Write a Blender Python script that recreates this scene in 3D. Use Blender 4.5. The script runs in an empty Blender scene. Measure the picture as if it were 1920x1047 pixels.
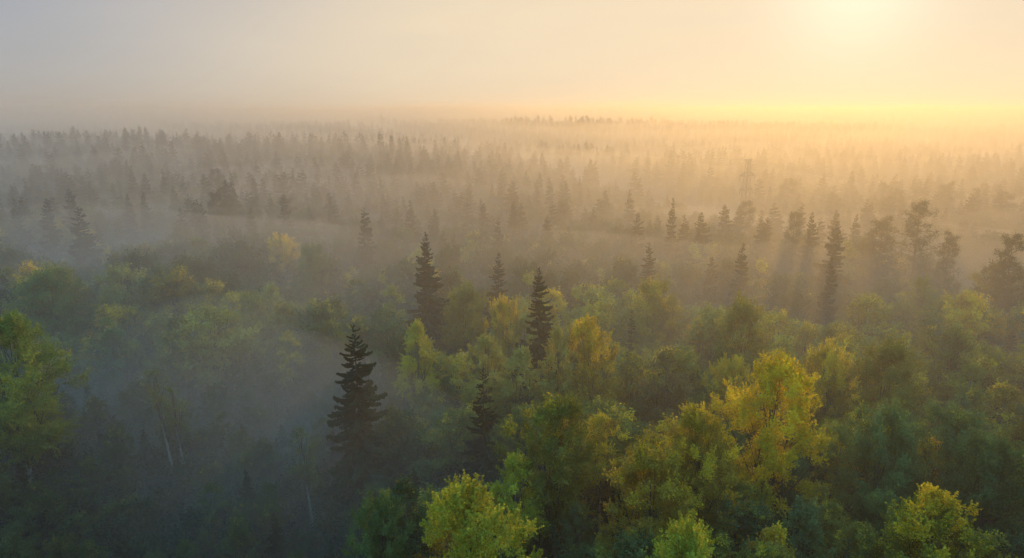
import bpy, math, random, re
import numpy as np
from mathutils import Vector, noise as mnoise

# ------------------------------------------------------------------ camera, sky, sun, exposure
scene = bpy.context.scene
CAM_Z, PITCH, FPX = 46.0, 13.5, 1297.0          # metres, degrees below the horizon, focal length for a 1920 wide frame
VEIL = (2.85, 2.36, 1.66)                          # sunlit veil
SKY_GAMMA, SKY_SAT = 0.20, (1.5, 5.5)                  # the high veil evens out the sky
SUN_AZ, SUN_EL = math.radians(25.0), math.radians(8.8)

cd = bpy.data.cameras.new('camera')
cd.sensor_width = 36.0
cd.lens = 36.0 * FPX / 1920.0
cd.clip_start, cd.clip_end = 0.5, 20000.0
cam = bpy.data.objects.new('camera', cd)
scene.collection.objects.link(cam)
cam.location = (0, 0, CAM_Z)
cam.rotation_euler = (math.radians(90 - PITCH), 0, 0)
scene.camera = cam

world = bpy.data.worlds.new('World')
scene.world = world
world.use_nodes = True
nt = world.node_tree
nt.nodes.clear()
def N(nt, typ, **kw):
    n = nt.nodes.new(typ)
    for k, v in kw.items():
        setattr(n, k, v)
    return n
sky = N(nt, 'ShaderNodeTexSky', sky_type='NISHITA', sun_disc=False)
sky.sun_elevation, sky.sun_rotation = SUN_EL, SUN_AZ
sky.altitude, sky.air_density, sky.dust_density, sky.ozone_density = 50, 1.0, 1.0, 2.0
# thin high cloud veil: streaks of pale cloud over the clear sky
tc = N(nt, 'ShaderNodeTexCoord')
mp = N(nt, 'ShaderNodeMapping'); mp.inputs['Scale'].default_value = (1.2, 1.2, 7.0)
nz = N(nt, 'ShaderNodeTexNoise'); nz.inputs['Scale'].default_value = 1.7; nz.inputs['Detail'].default_value = 5
rp = N(nt, 'ShaderNodeMapRange')
rp.inputs['From Min'].default_value, rp.inputs['From Max'].default_value = 0.3, 0.75
rp.inputs['To Min'].default_value, rp.inputs['To Max'].default_value = 0.30, 0.62
hs = N(nt, 'ShaderNodeHueSaturation'); hs.inputs['Saturation'].default_value = 0.5; hs.inputs['Value'].default_value = 1.2
mx = N(nt, 'ShaderNodeMix', data_type='RGBA')
bg = N(nt, 'ShaderNodeBackground'); bg.inputs['Strength'].default_value = 0.10
wo = N(nt, 'ShaderNodeOutputWorld')
L = nt.links.new
L(tc.outputs['Generated'], mp.inputs['Vector']); L(mp.outputs[0], nz.inputs['Vector']); L(nz.outputs['Fac'], rp.inputs['Value'])
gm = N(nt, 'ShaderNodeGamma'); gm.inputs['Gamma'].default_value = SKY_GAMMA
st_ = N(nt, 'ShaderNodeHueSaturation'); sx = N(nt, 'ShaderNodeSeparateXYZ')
er = N(nt, 'ShaderNodeMapRange', interpolation_type='SMOOTHSTEP')        # overhead blue deepened, above the frame, to cool the ambient light
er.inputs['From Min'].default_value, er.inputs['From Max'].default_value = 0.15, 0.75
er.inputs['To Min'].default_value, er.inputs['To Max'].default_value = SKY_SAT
vr = N(nt, 'ShaderNodeMapRange', interpolation_type='SMOOTHSTEP')        # brightness added overhead, above the frame, to lift the blue ambient light
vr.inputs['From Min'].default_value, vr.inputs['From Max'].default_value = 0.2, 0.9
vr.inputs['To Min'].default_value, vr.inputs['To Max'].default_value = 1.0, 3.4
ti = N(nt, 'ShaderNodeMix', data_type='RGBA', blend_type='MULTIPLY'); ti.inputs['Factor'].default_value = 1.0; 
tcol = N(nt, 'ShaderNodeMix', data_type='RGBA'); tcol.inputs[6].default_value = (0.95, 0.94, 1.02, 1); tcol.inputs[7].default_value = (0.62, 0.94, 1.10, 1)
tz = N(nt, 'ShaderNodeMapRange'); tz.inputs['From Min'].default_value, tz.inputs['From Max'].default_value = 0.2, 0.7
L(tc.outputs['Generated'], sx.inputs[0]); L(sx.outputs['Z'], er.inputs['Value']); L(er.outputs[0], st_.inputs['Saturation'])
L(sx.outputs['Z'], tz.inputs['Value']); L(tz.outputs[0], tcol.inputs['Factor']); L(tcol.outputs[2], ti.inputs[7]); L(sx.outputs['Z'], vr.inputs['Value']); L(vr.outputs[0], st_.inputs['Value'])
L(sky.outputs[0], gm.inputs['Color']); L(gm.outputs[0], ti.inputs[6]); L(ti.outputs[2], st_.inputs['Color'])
L(st_.outputs[0], hs.inputs['Color']); L(rp.outputs[0], mx.inputs['Factor'])
L(st_.outputs[0], mx.inputs[6]); L(hs.outputs[0], mx.inputs[7])
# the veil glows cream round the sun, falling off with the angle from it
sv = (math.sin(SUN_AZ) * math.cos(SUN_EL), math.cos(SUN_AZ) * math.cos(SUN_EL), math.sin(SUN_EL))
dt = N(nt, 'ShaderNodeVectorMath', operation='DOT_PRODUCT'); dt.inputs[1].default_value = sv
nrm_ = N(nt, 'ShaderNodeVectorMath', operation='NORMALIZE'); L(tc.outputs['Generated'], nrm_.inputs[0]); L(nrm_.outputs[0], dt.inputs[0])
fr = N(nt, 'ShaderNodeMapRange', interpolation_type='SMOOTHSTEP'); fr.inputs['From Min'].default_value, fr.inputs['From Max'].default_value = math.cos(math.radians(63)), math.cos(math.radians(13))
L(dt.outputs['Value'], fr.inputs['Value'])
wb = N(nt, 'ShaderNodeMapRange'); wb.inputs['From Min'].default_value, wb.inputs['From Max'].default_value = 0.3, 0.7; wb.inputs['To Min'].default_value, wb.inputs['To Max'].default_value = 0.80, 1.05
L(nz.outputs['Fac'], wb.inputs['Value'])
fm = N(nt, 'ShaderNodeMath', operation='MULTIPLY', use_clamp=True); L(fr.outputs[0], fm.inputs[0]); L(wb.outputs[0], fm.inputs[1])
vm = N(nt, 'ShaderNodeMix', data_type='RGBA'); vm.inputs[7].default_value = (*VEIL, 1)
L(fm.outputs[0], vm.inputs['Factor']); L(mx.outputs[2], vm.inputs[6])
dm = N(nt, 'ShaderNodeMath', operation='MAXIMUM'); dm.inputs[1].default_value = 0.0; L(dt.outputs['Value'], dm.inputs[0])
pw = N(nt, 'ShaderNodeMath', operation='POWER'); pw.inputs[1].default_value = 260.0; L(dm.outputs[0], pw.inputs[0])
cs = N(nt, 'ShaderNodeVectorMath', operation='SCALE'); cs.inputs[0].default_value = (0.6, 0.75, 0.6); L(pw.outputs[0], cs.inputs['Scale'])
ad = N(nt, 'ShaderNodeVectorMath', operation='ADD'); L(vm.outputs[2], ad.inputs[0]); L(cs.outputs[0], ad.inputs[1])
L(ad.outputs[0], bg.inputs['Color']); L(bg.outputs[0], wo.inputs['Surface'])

sd = bpy.data.lights.new('sun', 'SUN')
sd.energy, sd.angle, sd.color = 1.02, math.radians(0.55), (1.0, 0.50, 0.07)
sun = bpy.data.objects.new('sun', sd)
scene.collection.objects.link(sun)
sdir = Vector((math.sin(SUN_AZ) * math.cos(SUN_EL), math.cos(SUN_AZ) * math.cos(SUN_EL), math.sin(SUN_EL)))
sun.rotation_euler = sdir.to_track_quat('Z', 'Y').to_euler()
sun.location = (200, 400, 120)

scene.view_settings.view_transform = 'Standard'
scene.view_settings.look = 'None'
scene.view_settings.exposure = 1.68
scene.view_settings.gamma = 1.0
cy = scene.cycles
cy.max_bounces, cy.diffuse_bounces, cy.transmission_bounces, cy.volume_bounces = 6, 2, 3, 4
cy.transparent_max_bounces = 24
cy.use_denoising = True
cy.use_adaptive_sampling = False
cy.sample_clamp_indirect = 4.0
cy.caustics_reflective = cy.caustics_refractive = False

HAZE_D, HAZE_TOP, HAZE_G = 0.00050, 72.0, 0.53
MIST = [(9.0, 0.0120, 54, 34), (16.0, 0.0085, 58, 40), (23.0, 0.0058, 62, 48), (30.0, 0.0034, 70, 60), (37.0, 0.0037, 22, 24)]   # top above ground, density, where it begins on either side

# ------------------------------------------------------------------ helpers
col = scene.collection
rng = np.random.default_rng(7)
def tag(o, label=None, cat=None, group=None, kind=None):
    if label: o['label'] = label
    if cat: o['category'] = cat
    if group: o['group'] = group
    if kind: o['kind'] = kind
    return o
def obj(name, me, parent=None, link=True):
    o = bpy.data.objects.new(name, me)
    if link: col.objects.link(o)
    if parent is not None: o.parent = parent
    return o
def ground_np(x, y):
    x = np.asarray(x, float); y = np.asarray(y, float)
    h = 1.6 * np.sin(x * 0.021 + 0.7) * np.cos(y * 0.017 + 0.4) + 0.8 * np.sin(x * 0.047 + y * 0.031)
    ridge = np.exp(-((y - 390) / 95.0) ** 2) / (1 + np.exp((x + 40) / 28.0))            # low ridge, left half of the view
    h = h + 10.0 * ridge
    h = h + 7.0 * np.exp(-((y - 780) / 120.0) ** 2 - ((x - 60) / 260.0) ** 2)
    h = h + 5.0 * np.exp(-((y - 1300) / 200.0) ** 2) * (0.6 + 0.4 * np.sin(x * 0.006))
    far = np.clip((y - 700) / 800, 0, 1)
    h = h + far * (6.0 * np.sin(x * 0.0031 + 1.0) * np.cos(y * 0.0027) + 4.0 * np.sin(x * 0.0077 + y * 0.002))
    fr_ = np.clip((y - 430) / 500, 0, 1)
    h = h + 10.0 * fr_ * fr_ * (3 - 2 * fr_)                                             # the land rises gently towards the horizon
    h = h - 4.0 * np.exp(-((y - 250) / 70.0) ** 2 - ((x - 120) / 150.0) ** 2)
    h = h - 3.0 * np.exp(-((y - 95) / 40.0) ** 2 - ((x + 35) / 30.0) ** 2)
    return h
def ground(x, y): return float(ground_np(x, y))
CP, SP = math.cos(math.radians(PITCH)), math.sin(math.radians(PITCH))
def project(x, y, z):
    """frame position (1920 px wide) of a world point; used to keep trees from growing in front of the landmark trees"""
    z = z - CAM_Z
    f = y * CP - z * SP
    u = y * SP + z * CP
    return 960 + FPX * x / f, 523.5 - FPX * u / f
def stand(px, py, h):
    """ground point of a tree of height h whose tip is sighted at that bearing and depression"""
    dx, du = (px - 960) / FPX, (523.5 - py) / FPX
    vy, vz = CP + du * SP, -SP + du * CP
    g = 0.0
    for _ in range(12):
        s = (g + h - CAM_Z) / vz
        g = ground(dx * s, vy * s)
    return dx * s, vy * s

def mesh_quads(name, q, mats, attrs=None, midx=None, smooth=False):
    """q: (n,4,3) array of separate quads"""
    n = len(q)
    me = bpy.data.meshes.new(name)
    me.vertices.add(4 * n); me.loops.add(4 * n); me.polygons.add(n)
    me.vertices.foreach_set('co', np.ascontiguousarray(q, dtype=np.float32).ravel())
    me.loops.foreach_set('vertex_index', np.arange(4 * n, dtype=np.int32))
    me.polygons.foreach_set('loop_start', np.arange(0, 4 * n, 4, dtype=np.int32))
    me.polygons.foreach_set('loop_total', np.full(n, 4, dtype=np.int32))
    if midx is not None: me.polygons.foreach_set('material_index', midx.astype(np.int32))
    for m in mats: me.materials.append(m)
    for k, v in (attrs or {}).items():
        a = me.attributes.new(k, 'FLOAT', 'POINT')
        a.data.foreach_set('value', np.repeat(v, 4).astype(np.float32))
    me.update(calc_edges=True)
    return me
def tube_quads(pts, rad, sides=6):
    pts = np.asarray(pts, float); rad = np.asarray(rad, float)
    d = np.gradient(pts, axis=0); d /= np.linalg.norm(d, axis=1)[:, None] + 1e-9
    ref = np.where(np.abs(d[:, 2:3]) > 0.8, np.array([[1.0, 0, 0]]), np.array([[0, 0, 1.0]]))
    a = np.cross(d, ref); a /= np.linalg.norm(a, axis=1)[:, None] + 1e-9
    b = np.cross(d, a)
    th = np.arange(sides) * 2 * math.pi / sides
    ring = pts[:, None, :] + rad[:, None, None] * (np.cos(th)[None, :, None] * a[:, None, :] + np.sin(th)[None, :, None] * b[:, None, :])
    r0, r1 = ring[:-1], ring[1:]
    q = np.stack([r0, np.roll(r0, -1, 1), np.roll(r1, -1, 1), r1], axis=2)
    return q.reshape(-1, 4, 3)
def beam(p0, p1, w):
    return tube_quads([p0, p1], [w, w], 4)
def unit(v): return v / (np.linalg.norm(v, axis=-1, keepdims=True) + 1e-9)

# ------------------------------------------------------------------ materials
def material(name):
    m = bpy.data.materials.new(name); m.use_nodes = True
    m.node_tree.nodes.clear()
    return m, m.node_tree, m.node_tree.links.new
def leaf_material(name, turn, trans=1.0, dark=0.62, light=1.45):
    """object colour = summer leaf, object alpha = share of leaves turned; per-leaf tone from the mesh"""
    m, t, L = material(name)
    oi = N(t, 'ShaderNodeObjectInfo')
    tone = N(t, 'ShaderNodeAttribute', attribute_name='tone'); aut = N(t, 'ShaderNodeAttribute', attribute_name='autumn')
    s1 = N(t, 'ShaderNodeMath', operation='SUBTRACT'); L(oi.outputs['Alpha'], s1.inputs[0]); L(aut.outputs['Fac'], s1.inputs[1])
    r1 = N(t, 'ShaderNodeMapRange', interpolation_type='SMOOTHSTEP'); r1.inputs['From Min'].default_value, r1.inputs['From Max'].default_value = -0.18, 0.18
    L(s1.outputs[0], r1.inputs['Value'])
    mixc = N(t, 'ShaderNodeMix', data_type='RGBA'); L(r1.outputs[0], mixc.inputs['Factor']); L(oi.outputs['Color'], mixc.inputs[6]); mixc.inputs[7].default_value = (*turn, 1)
    r2 = N(t, 'ShaderNodeMapRange'); r2.inputs['To Min'].default_value, r2.inputs['To Max'].default_value = dark, light
    L(tone.outputs['Fac'], r2.inputs['Value'])
    ml = N(t, 'ShaderNodeVectorMath', operation='SCALE'); L(mixc.outputs[2], ml.inputs[0]); L(r2.outputs[0], ml.inputs['Scale'])
    df = N(t, 'ShaderNodeBsdfDiffuse'); tr = N(t, 'ShaderNodeBsdfTranslucent'); ms = N(t, 'ShaderNodeAddShader')
    L(ml.outputs[0], df.inputs['Color'])
    ty = N(t, 'ShaderNodeMix', data_type='RGBA', blend_type='MULTIPLY'); ty.inputs['Factor'].default_value = 1.0; ty.inputs[7].default_value = (1.95 * trans, 1.6 * trans, 0.4 * trans, 1)
    L(ml.outputs[0], ty.inputs[6]); L(ty.outputs[2], tr.inputs['Color'])
    L(df.outputs[0], ms.inputs[0]); L(tr.outputs[0], ms.inputs[1])
    o = N(t, 'ShaderNodeOutputMaterial'); L(ms.outputs[0], o.inputs['Surface'])
    return m
def bark_material(name, c0, c1, scale, stretch, bands=False):
    m, t, L = material(name)
    tc = N(t, 'ShaderNodeTexCoord'); mp = N(t, 'ShaderNodeMapping'); mp.inputs['Scale'].default_value = stretch
    nz = N(t, 'ShaderNodeTexNoise'); nz.inputs['Scale'].default_value = scale; nz.inputs['Detail'].default_value = 4
    L(tc.outputs['Object'], mp.inputs[0]); L(mp.outputs[0], nz.inputs['Vector'])
    cr = N(t, 'ShaderNodeValToRGB'); e = cr.color_ramp.elements
    e[0].position, e[1].position = (0.36, 0.46) if bands else (0.3, 0.7)
    e[0].color, e[1].color = (*c0, 1), (*c1, 1)
    L(nz.outputs['Fac'], cr.inputs[0])
    b = N(t, 'ShaderNodeBsdfPrincipled'); b.inputs['Roughness'].default_value = 0.9
    L(cr.outputs[0], b.inputs['Base Color'])
    bp = N(t, 'ShaderNodeBump'); bp.inputs['Distance'].default_value = 0.03; L(nz.outputs['Fac'], bp.inputs['Height']); L(bp.outputs[0], b.inputs['Normal'])
    o = N(t, 'ShaderNodeOutputMaterial'); L(b.outputs[0], o.inputs['Surface'])
    return m
M = {}
M['leaf'] = leaf_material('leaf', (0.30, 0.245, 0.022))
M['needle'] = leaf_material('needle', (0.030, 0.045, 0.018), trans=0.25)
M['bark'] = bark_material('bark', (0.035, 0.028, 0.022), (0.11, 0.09, 0.07), 4, (6, 6, 1))
M['pine_bark'] = bark_material('pine_bark', (0.07, 0.035, 0.02), (0.19, 0.10, 0.055), 4, (5, 5, 1))
M['birch_bark'] = bark_material('birch_bark', (0.05, 0.045, 0.04), (0.22, 0.215, 0.205), 2.2, (2, 2, 6), True)
m, t, L = material('forest_floor')
nz = N(t, 'ShaderNodeTexNoise'); nz.inputs['Scale'].default_value = 0.35; nz.inputs['Detail'].default_value = 6
tcn = N(t, 'ShaderNodeTexCoord'); L(tcn.outputs['Object'], nz.inputs['Vector'])
cr = N(t, 'ShaderNodeValToRGB'); cr.color_ramp.elements[0].color = (0.018, 0.024, 0.012, 1); cr.color_ramp.elements[1].color = (0.05, 0.055, 0.025, 1)
L(nz.outputs['Fac'], cr.inputs[0])
b = N(t, 'ShaderNodeBsdfPrincipled'); b.inputs['Roughness'].default_value = 1.0; L(cr.outputs[0], b.inputs['Base Color'])
o = N(t, 'ShaderNodeOutputMaterial'); L(b.outputs[0], o.inputs['Surface'])
M['floor'] = m
m, t, L = material('galvanised_steel')
b = N(t, 'ShaderNodeBsdfPrincipled'); b.inputs['Metallic'].default_value = 0.0; b.inputs['Roughness'].default_value = 0.6
nz = N(t, 'ShaderNodeTexNoise'); nz.inputs['Scale'].default_value = 3
cr = N(t, 'ShaderNodeValToRGB'); cr.color_ramp.elements[0].color = (0.05, 0.05, 0.05, 1); cr.color_ramp.elements[1].color = (0.10, 0.10, 0.10, 1)
L(nz.outputs['Fac'], cr.inputs[0]); L(cr.outputs[0], b.inputs['Base Color'])
o = N(t, 'ShaderNodeOutputMaterial'); L(b.outputs[0], o.inputs['Surface'])
M['steel'] = m
def volume_material(name, density, g, color=(0.78, 0.78, 0.78)):
    m, t, L = material(name)
    v = N(t, 'ShaderNodeVolumePrincipled')
    v.inputs['Color'].default_value = (*color, 1)
    v.inputs['Density'].default_value = density
    v.inputs['Density Attribute'].default_value = ''
    v.inputs['Anisotropy'].default_value = g
    o = N(t, 'ShaderNodeOutputMaterial'); L(v.outputs[0], o.inputs['Volume'])
    return m

# ------------------------------------------------------------------ ground sheet
def axis(lim, step0, grow):
    a = [0.0]; s = step0
    while a[-1] < lim:
        a.append(a[-1] + s); s *= grow
    a[-1] = lim
    return np.array(a)
xa = axis(5000, 6, 1.045); xs = np.concatenate([-xa[:0:-1], xa])
ya = axis(5000, 6, 1.03); yb = axis(400, 20, 1.3); ys = np.concatenate([-yb[:0:-1], ya])
def sheet(xs, ys, zf):
    X, Y = np.meshgrid(xs, ys); Z = zf(X, Y)
    v = np.stack([X, Y, Z], -1).reshape(-1, 3)
    nx, ny = len(xs), len(ys)
    i = (np.arange(ny - 1)[:, None] * nx + np.arange(nx - 1)[None, :]).ravel()
    f = np.stack([i, i + 1, i + nx + 1, i + nx], 1)
    return v, f
v, f = sheet(xs, ys, ground_np)
me = bpy.data.meshes.new('ground'); me.from_pydata(v.tolist(), [], f.tolist()); me.materials.append(M['floor'])
for p in me.polygons: p.use_smooth = True
g = obj('ground', me); tag(g, 'dark forest floor under the trees', 'ground', kind='structure')

# ------------------------------------------------------------------ tree meshes
def leaves(cen, size, out, R, up=0.35, ratio=0.75):
    """rhombic leaf faces round the centres; out = outward direction of each leaf"""
    n = len(cen)
    nrm = unit(R.normal(size=(n, 3)) * 0.75 + 1.0 * out + np.array([0, 0, up]))
    t = unit(np.cross(nrm, R.normal(size=(n, 3))))
    b = np.cross(nrm, t)
    s = size * R.uniform(0.65, 1.3, n)[:, None]
    fold = 0.18 * s * nrm
    return np.stack([cen - t * s * 0.5, cen + b * s * 0.5 * ratio - fold, cen + t * s * 0.5, cen - b * s * 0.5 * ratio - fold], 1)
def broadleaf(seed, H, Rw, base=0.3, profile=(0.75, 0.5), n_clump=110, per=260, size=0.17, shoots=0.5, clump=0.95, lean=0.0, autumn_top=0.35, splits=3, weep=0.0):
    """returns trunk quads, list of limb quads, leaf quads, tone, autumn"""
    R = np.random.default_rng(seed)
    zb = H * base
    ax = R.normal(0, 0.02 * H, 2) + np.array([lean, 0])
    lob = R.uniform(0, 2 * math.pi, 6)
    def env(u, az):
        a, c = profile
        r = np.sin(math.pi * np.clip(u, 0.001, 0.999) ** a) ** c
        return Rw * r * (1 + 0.20 * np.sin(2 * az + lob[0] + 3 * u) + 0.15 * np.sin(3 * az + lob[1] - 5 * u) + 0.10 * np.sin(5 * az + lob[2] + 7 * u))
    u = R.uniform(0, 1, n_clump) ** 0.85
    az = np.arange(n_clump) * 2.39996 + R.normal(0, 0.4, n_clump)
    rho = np.clip(R.beta(2.3, 1.15, n_clump), 0.1, 1.0)
    k = max(1, n_clump // 14)
    u[:k] = R.uniform(0.9, 1.0, k); rho[:k] *= 0.7
    r = env(u * 0.94, az) * rho
    cz = zb + u * (H - zb) * 0.96
    C = np.stack([r * np.cos(az) + ax[0] * u, r * np.sin(az) + ax[1] * u, cz], 1)
    ctr = np.array([ax[0] * 0.5, ax[1] * 0.5, zb + 0.42 * (H - zb)])
    outc = unit(C - ctr)
    csz = clump * R.uniform(0.55, 1.25, n_clump) * (0.75 + 0.35 * (1 - u))
    cnt = np.maximum(8, (per * (csz / clump) ** 1.6).astype(int))
    idx = np.repeat(np.arange(n_clump), cnt)
    n = len(idx)
    loc = unit(R.normal(size=(n, 3)) + np.array([0, 0, 0.35])) * (R.uniform(0.12, 1.0, n) ** 0.42)[:, None]   # domed pads, leafy skin and open underside
    loc = (loc + R.normal(size=(n, 3)) * 0.10) * np.array([1, 1, 0.72]) * 0.86
    # leafy shoots: part of each clump strung along short twigs that reach outwards and up
    ns = 5
    sdirs = unit(outc[:, None, :] * 0.8 + R.normal(size=(n_clump, ns, 3)) * 0.55 + np.array([0, 0, 0.75 - 1.6 * weep]))
    isS = R.uniform(size=n) < shoots
    which = R.integers(0, ns, n)
    along = R.uniform(0.1, 1.0, n) ** 0.8
    shoot = sdirs[idx, which] * (along * 1.6)[:, None] + R.normal(size=(n, 3)) * 0.13 * (1.25 - along)[:, None]
    loc = np.where(isS[:, None], shoot, loc)
    P = C[idx] + loc * csz[idx][:, None]
    q = leaves(P, size, outc[idx] * 0.7 + unit(loc) * 0.5, R)
    tone = np.clip(0.5 * R.uniform(size=n) + 0.5 * R.uniform(size=n_clump)[idx], 0, 1)
    aut = np.clip(0.5 * R.uniform(size=n_clump)[idx] + 0.35 * R.uniform(size=n) + autumn_top * (1 - u[idx]) * 0.9, 0, 1)
    # wood
    r0 = 0.0115 * H + 0.03
    zz = np.linspace(0, 1, 9)
    tp = np.stack([ax[0] * zz + 0.05 * np.sin(5 * zz + lob[3]) * H * 0.1, ax[1] * zz + 0.05 * np.cos(4 * zz + lob[4]) * H * 0.1, zz * H * 0.9], 1)
    tr = r0 * (1 - 0.9 * zz) * np.where(zz == 0, 1.35, 1)
    trunk = tube_quads(tp, tr, 8)
    limbs = []
    order = R.permutation(n_clump)
    nl = 9
    for j in range(nl):
        ids = order[j::nl][:splits * 2]
        tgt = C[ids]
        m0 = tgt.mean(0)
        s0 = np.clip((tgt[:, 2].min() / H) - 0.22, base * 0.7, 0.8)
        st = np.array([np.interp(s0, zz * 0.9, tp[:, k]) for k in range(3)])
        main = st + (tgt[0] - st) * np.linspace(0, 1, 6)[:, None]
        main[:, 2] += -0.25 * np.sin(np.linspace(0, math.pi, 6)) * 1.0
        rr = r0 * 0.42 * (1 - s0 * 0.5)
        qs = [tube_quads(main, np.linspace(rr, 0.02, 6), 5)]
        for tt in tgt[1:]:
            k = R.integers(1, 4)
            br = main[k] + (tt - main[k]) * np.linspace(0, 1, 4)[:, None]
            qs.append(tube_quads(br, np.linspace(rr * 0.5, 0.012, 4), 4))
        limbs.append(np.concatenate(qs))
    return trunk, limbs, q, tone, aut

def bough_quads(seed, L=1.0, dens=1.0, size=1.0):
    """a spruce bough along +X of about unit length, drooping then lifting at the tip, with hanging sprays of needles"""
    R = np.random.default_rng(seed)
    s = np.linspace(0, 1, 7)
    axis_ = np.stack([s, 0.04 * np.sin(4 * s + seed), -0.30 * s + 0.26 * s ** 2.4], 1) * L
    stem = tube_quads(axis_, np.linspace(0.022, 0.004, 7), 4)
    Q, T = [], []
    n = int(26 * dens)
    for i in range(n):
        a = 0.10 + 0.9 * (i + R.uniform()) / n
        p = np.array([np.interp(a, s, axis_[:, k]) for k in range(3)])
        for sd in (-1, 1):
            ln = (0.05 + 0.17 * math.sin(math.pi * min(1, (1.02 - a) * 1.25 + 0.08) * 0.62)) * R.uniform(0.6, 1.25)
            d = unit(np.array([0.75 + R.normal(0, .2), sd * (0.9 + R.normal(0, .2)), -0.18 + R.normal(0, .16)]))
            e = p + d * ln
            nsg = 3
            for k in range(nsg):
                b0 = p + d * ln * (k / nsg) * 0.9
                hang = np.array([0, 0, -1.0]) * R.uniform(0.05, 0.17) * size
                dd = d * ln / nsg * 1.25
                w = unit(np.cross(d, np.array([0, 0, 1.0]))) * R.uniform(0.018, 0.032) * size
                Q.append([b0 - w, b0 + dd - w * 0.5, b0 + dd + w * 0.5 + hang * 0.35, b0 + w + hang * 0.2]); T.append(R.uniform())
                Q.append([b0, b0 + dd * 0.8, b0 + dd * 0.7 + hang * 0.8 + w * R.normal(), b0 + dd * 0.1 + hang + w * R.normal()]); T.append(R.uniform(0, 0.7))
    return stem, np.array(Q), np.array(T)
def spruce_layout(seed, H, Rw, low=0.06, whorl=0.50, per=(5, 9), gap=0.12, tip=0.9):
    """bough placements: height, azimuth, length, pitch"""
    R = np.random.default_rng(seed)
    out = []
    z = H * low
    wob = R.uniform(0, 6.28, 3)
    while z < H - 0.35:
        u = z / H
        r = Rw * (1 - u) ** 0.78 * (1 - 0.30 * max(0, 0.25 - u) / 0.25) + 0.12
        k = R.integers(per[0], per[1])
        a0 = R.uniform(0, 6.28)
        for j in range(k):
            if R.uniform() < gap: continue
            az = a0 + j * 6.283 / k + R.normal(0, 0.25)
            irr = 1 + 0.16 * math.sin(az * 2 + wob[0] + 5 * u) + 0.12 * math.sin(9 * u + wob[1] + az)
            ln = r * irr * R.uniform(0.45, 1.18)
            pitch = math.radians(np.interp(u, [0, 0.45, 0.8, 1.0], [-16, -8, 8, 38]) + R.normal(0, 5))
            out.append((z + R.normal(0, 0.16), az, ln, pitch))
        z += whorl * R.uniform(0.75, 1.25) * np.interp(u, [0, 0.7, 1], [1.15, 0.95, 0.62])
    return out
def rot_place(q, z, az, ln, pitch, xs=1.0):
    c, s = math.cos(pitch), math.sin(pitch)
    x = q[..., 0] * ln; y = q[..., 1] * ln * xs; zz = q[..., 2] * ln
    x2 = x * c - zz * s; z2 = x * s + zz * c
    ca, sa = math.cos(az), math.sin(az)
    return np.stack([x2 * ca - y * sa, x2 * sa + y * ca, z2 + z], -1)
def spruce_mesh(seed, H, Rw, dens, size, **kw):
    lay = spruce_layout(seed, H, Rw, **kw)
    vs = [bough_quads(seed * 10 + k, 1.0, dens, size) for k in range(4)]
    R = np.random.default_rng(seed + 5)
    W, Q, T = [], [], []
    for i, (z, az, ln, p) in enumerate(lay):
        st, q, tt = vs[i % 4]
        Q.append(rot_place(q, z, az, ln, p)); T.append(np.clip(tt * 0.7 + R.uniform(0, 0.3), 0, 1))
    W.append(tube_quads([[0, 0, 0], [0, 0, H * .5], [0, 0, H * 0.99]], [0.011 * H, 0.007 * H, 0.01], 6))
    return np.concatenate(W), np.concatenate(Q), np.concatenate(T)
def pine_parts(seed, H, Rw, size=0.3, n_limb=26, per=300):
    R = np.random.default_rng(seed)
    zz = np.linspace(0, 1, 9)
    tp = np.stack([0.25 * np.sin(3 * zz + seed), 0.25 * np.cos(2.5 * zz + seed), zz * H * 0.98], 1)
    trunk = tube_quads(tp, 0.0125 * H * (1 - 0.88 * zz), 8)
    limbs, Q, T = [], [], []
    for i in range(n_limb):
        u = 0.36 + 0.64 * (i + R.uniform(0, .6)) / n_limb
        z = u * H * 0.97
        ln = Rw * R.uniform(0.3, 1.0) * (1 - (max(0.0, u - 0.45) / 0.62) ** 1.8) * (0.55 + 0.45 * min(1, (u - 0.3) / 0.25)) + 0.45
        az = i * 2.399 + R.normal(0, .5)
        d = np.array([math.cos(az), math.sin(az), R.uniform(-0.05, 0.35) + 0.5 * max(0, u - .8)])
        st = np.array([np.interp(u * 0.97, zz * 0.98, tp[:, k]) for k in range(3)])
        pts = st + d * ln * np.linspace(0, 1, 5)[:, None] + np.array([0, 0, 0.25]) * (np.linspace(0, 1, 5)[:, None] ** 2) * ln * .5
        limbs.append(tube_quads(pts, np.linspace(0.09, 0.02, 5), 5))
        for k in range(4):
            c = pts[-1] + (pts[2] - pts[-1]) * (k * 0.3) + R.normal(0, 0.25, 3) * np.array([1, 1, .5]) * (ln / Rw)
            n = int(per * R.uniform(.5, 1.2) / (1 + 0.5 * k))
            P = c + R.normal(size=(n, 3)) * np.array([0.55, 0.55, 0.50]) * (0.5 + 0.35 * ln / Rw)
            Q.append(leaves(P, size, unit(P - c), R, up=0.5, ratio=0.28)); T.append(np.clip(R.uniform(size=n) * .7 + R.uniform() * .3, 0, 1))
    return trunk, limbs, np.concatenate(Q), np.concatenate(T)

def leaf_mesh(name, q, tone, aut, key):
    return mesh_quads(name, q, [M[key]], {'tone': tone, 'autumn': aut})
def whole_mesh(name, wood, q, tone, aut, leafkey, barkkey):
    Q = np.concatenate([q, wood]); n, k = len(q), len(wood)
    return mesh_quads(name, Q, [M[leafkey], M[barkkey]], {'tone': np.concatenate([tone, np.zeros(k)]), 'autumn': np.concatenate([aut, np.ones(k)])},
                      np.concatenate([np.zeros(n, int), np.ones(k, int)]))

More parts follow.
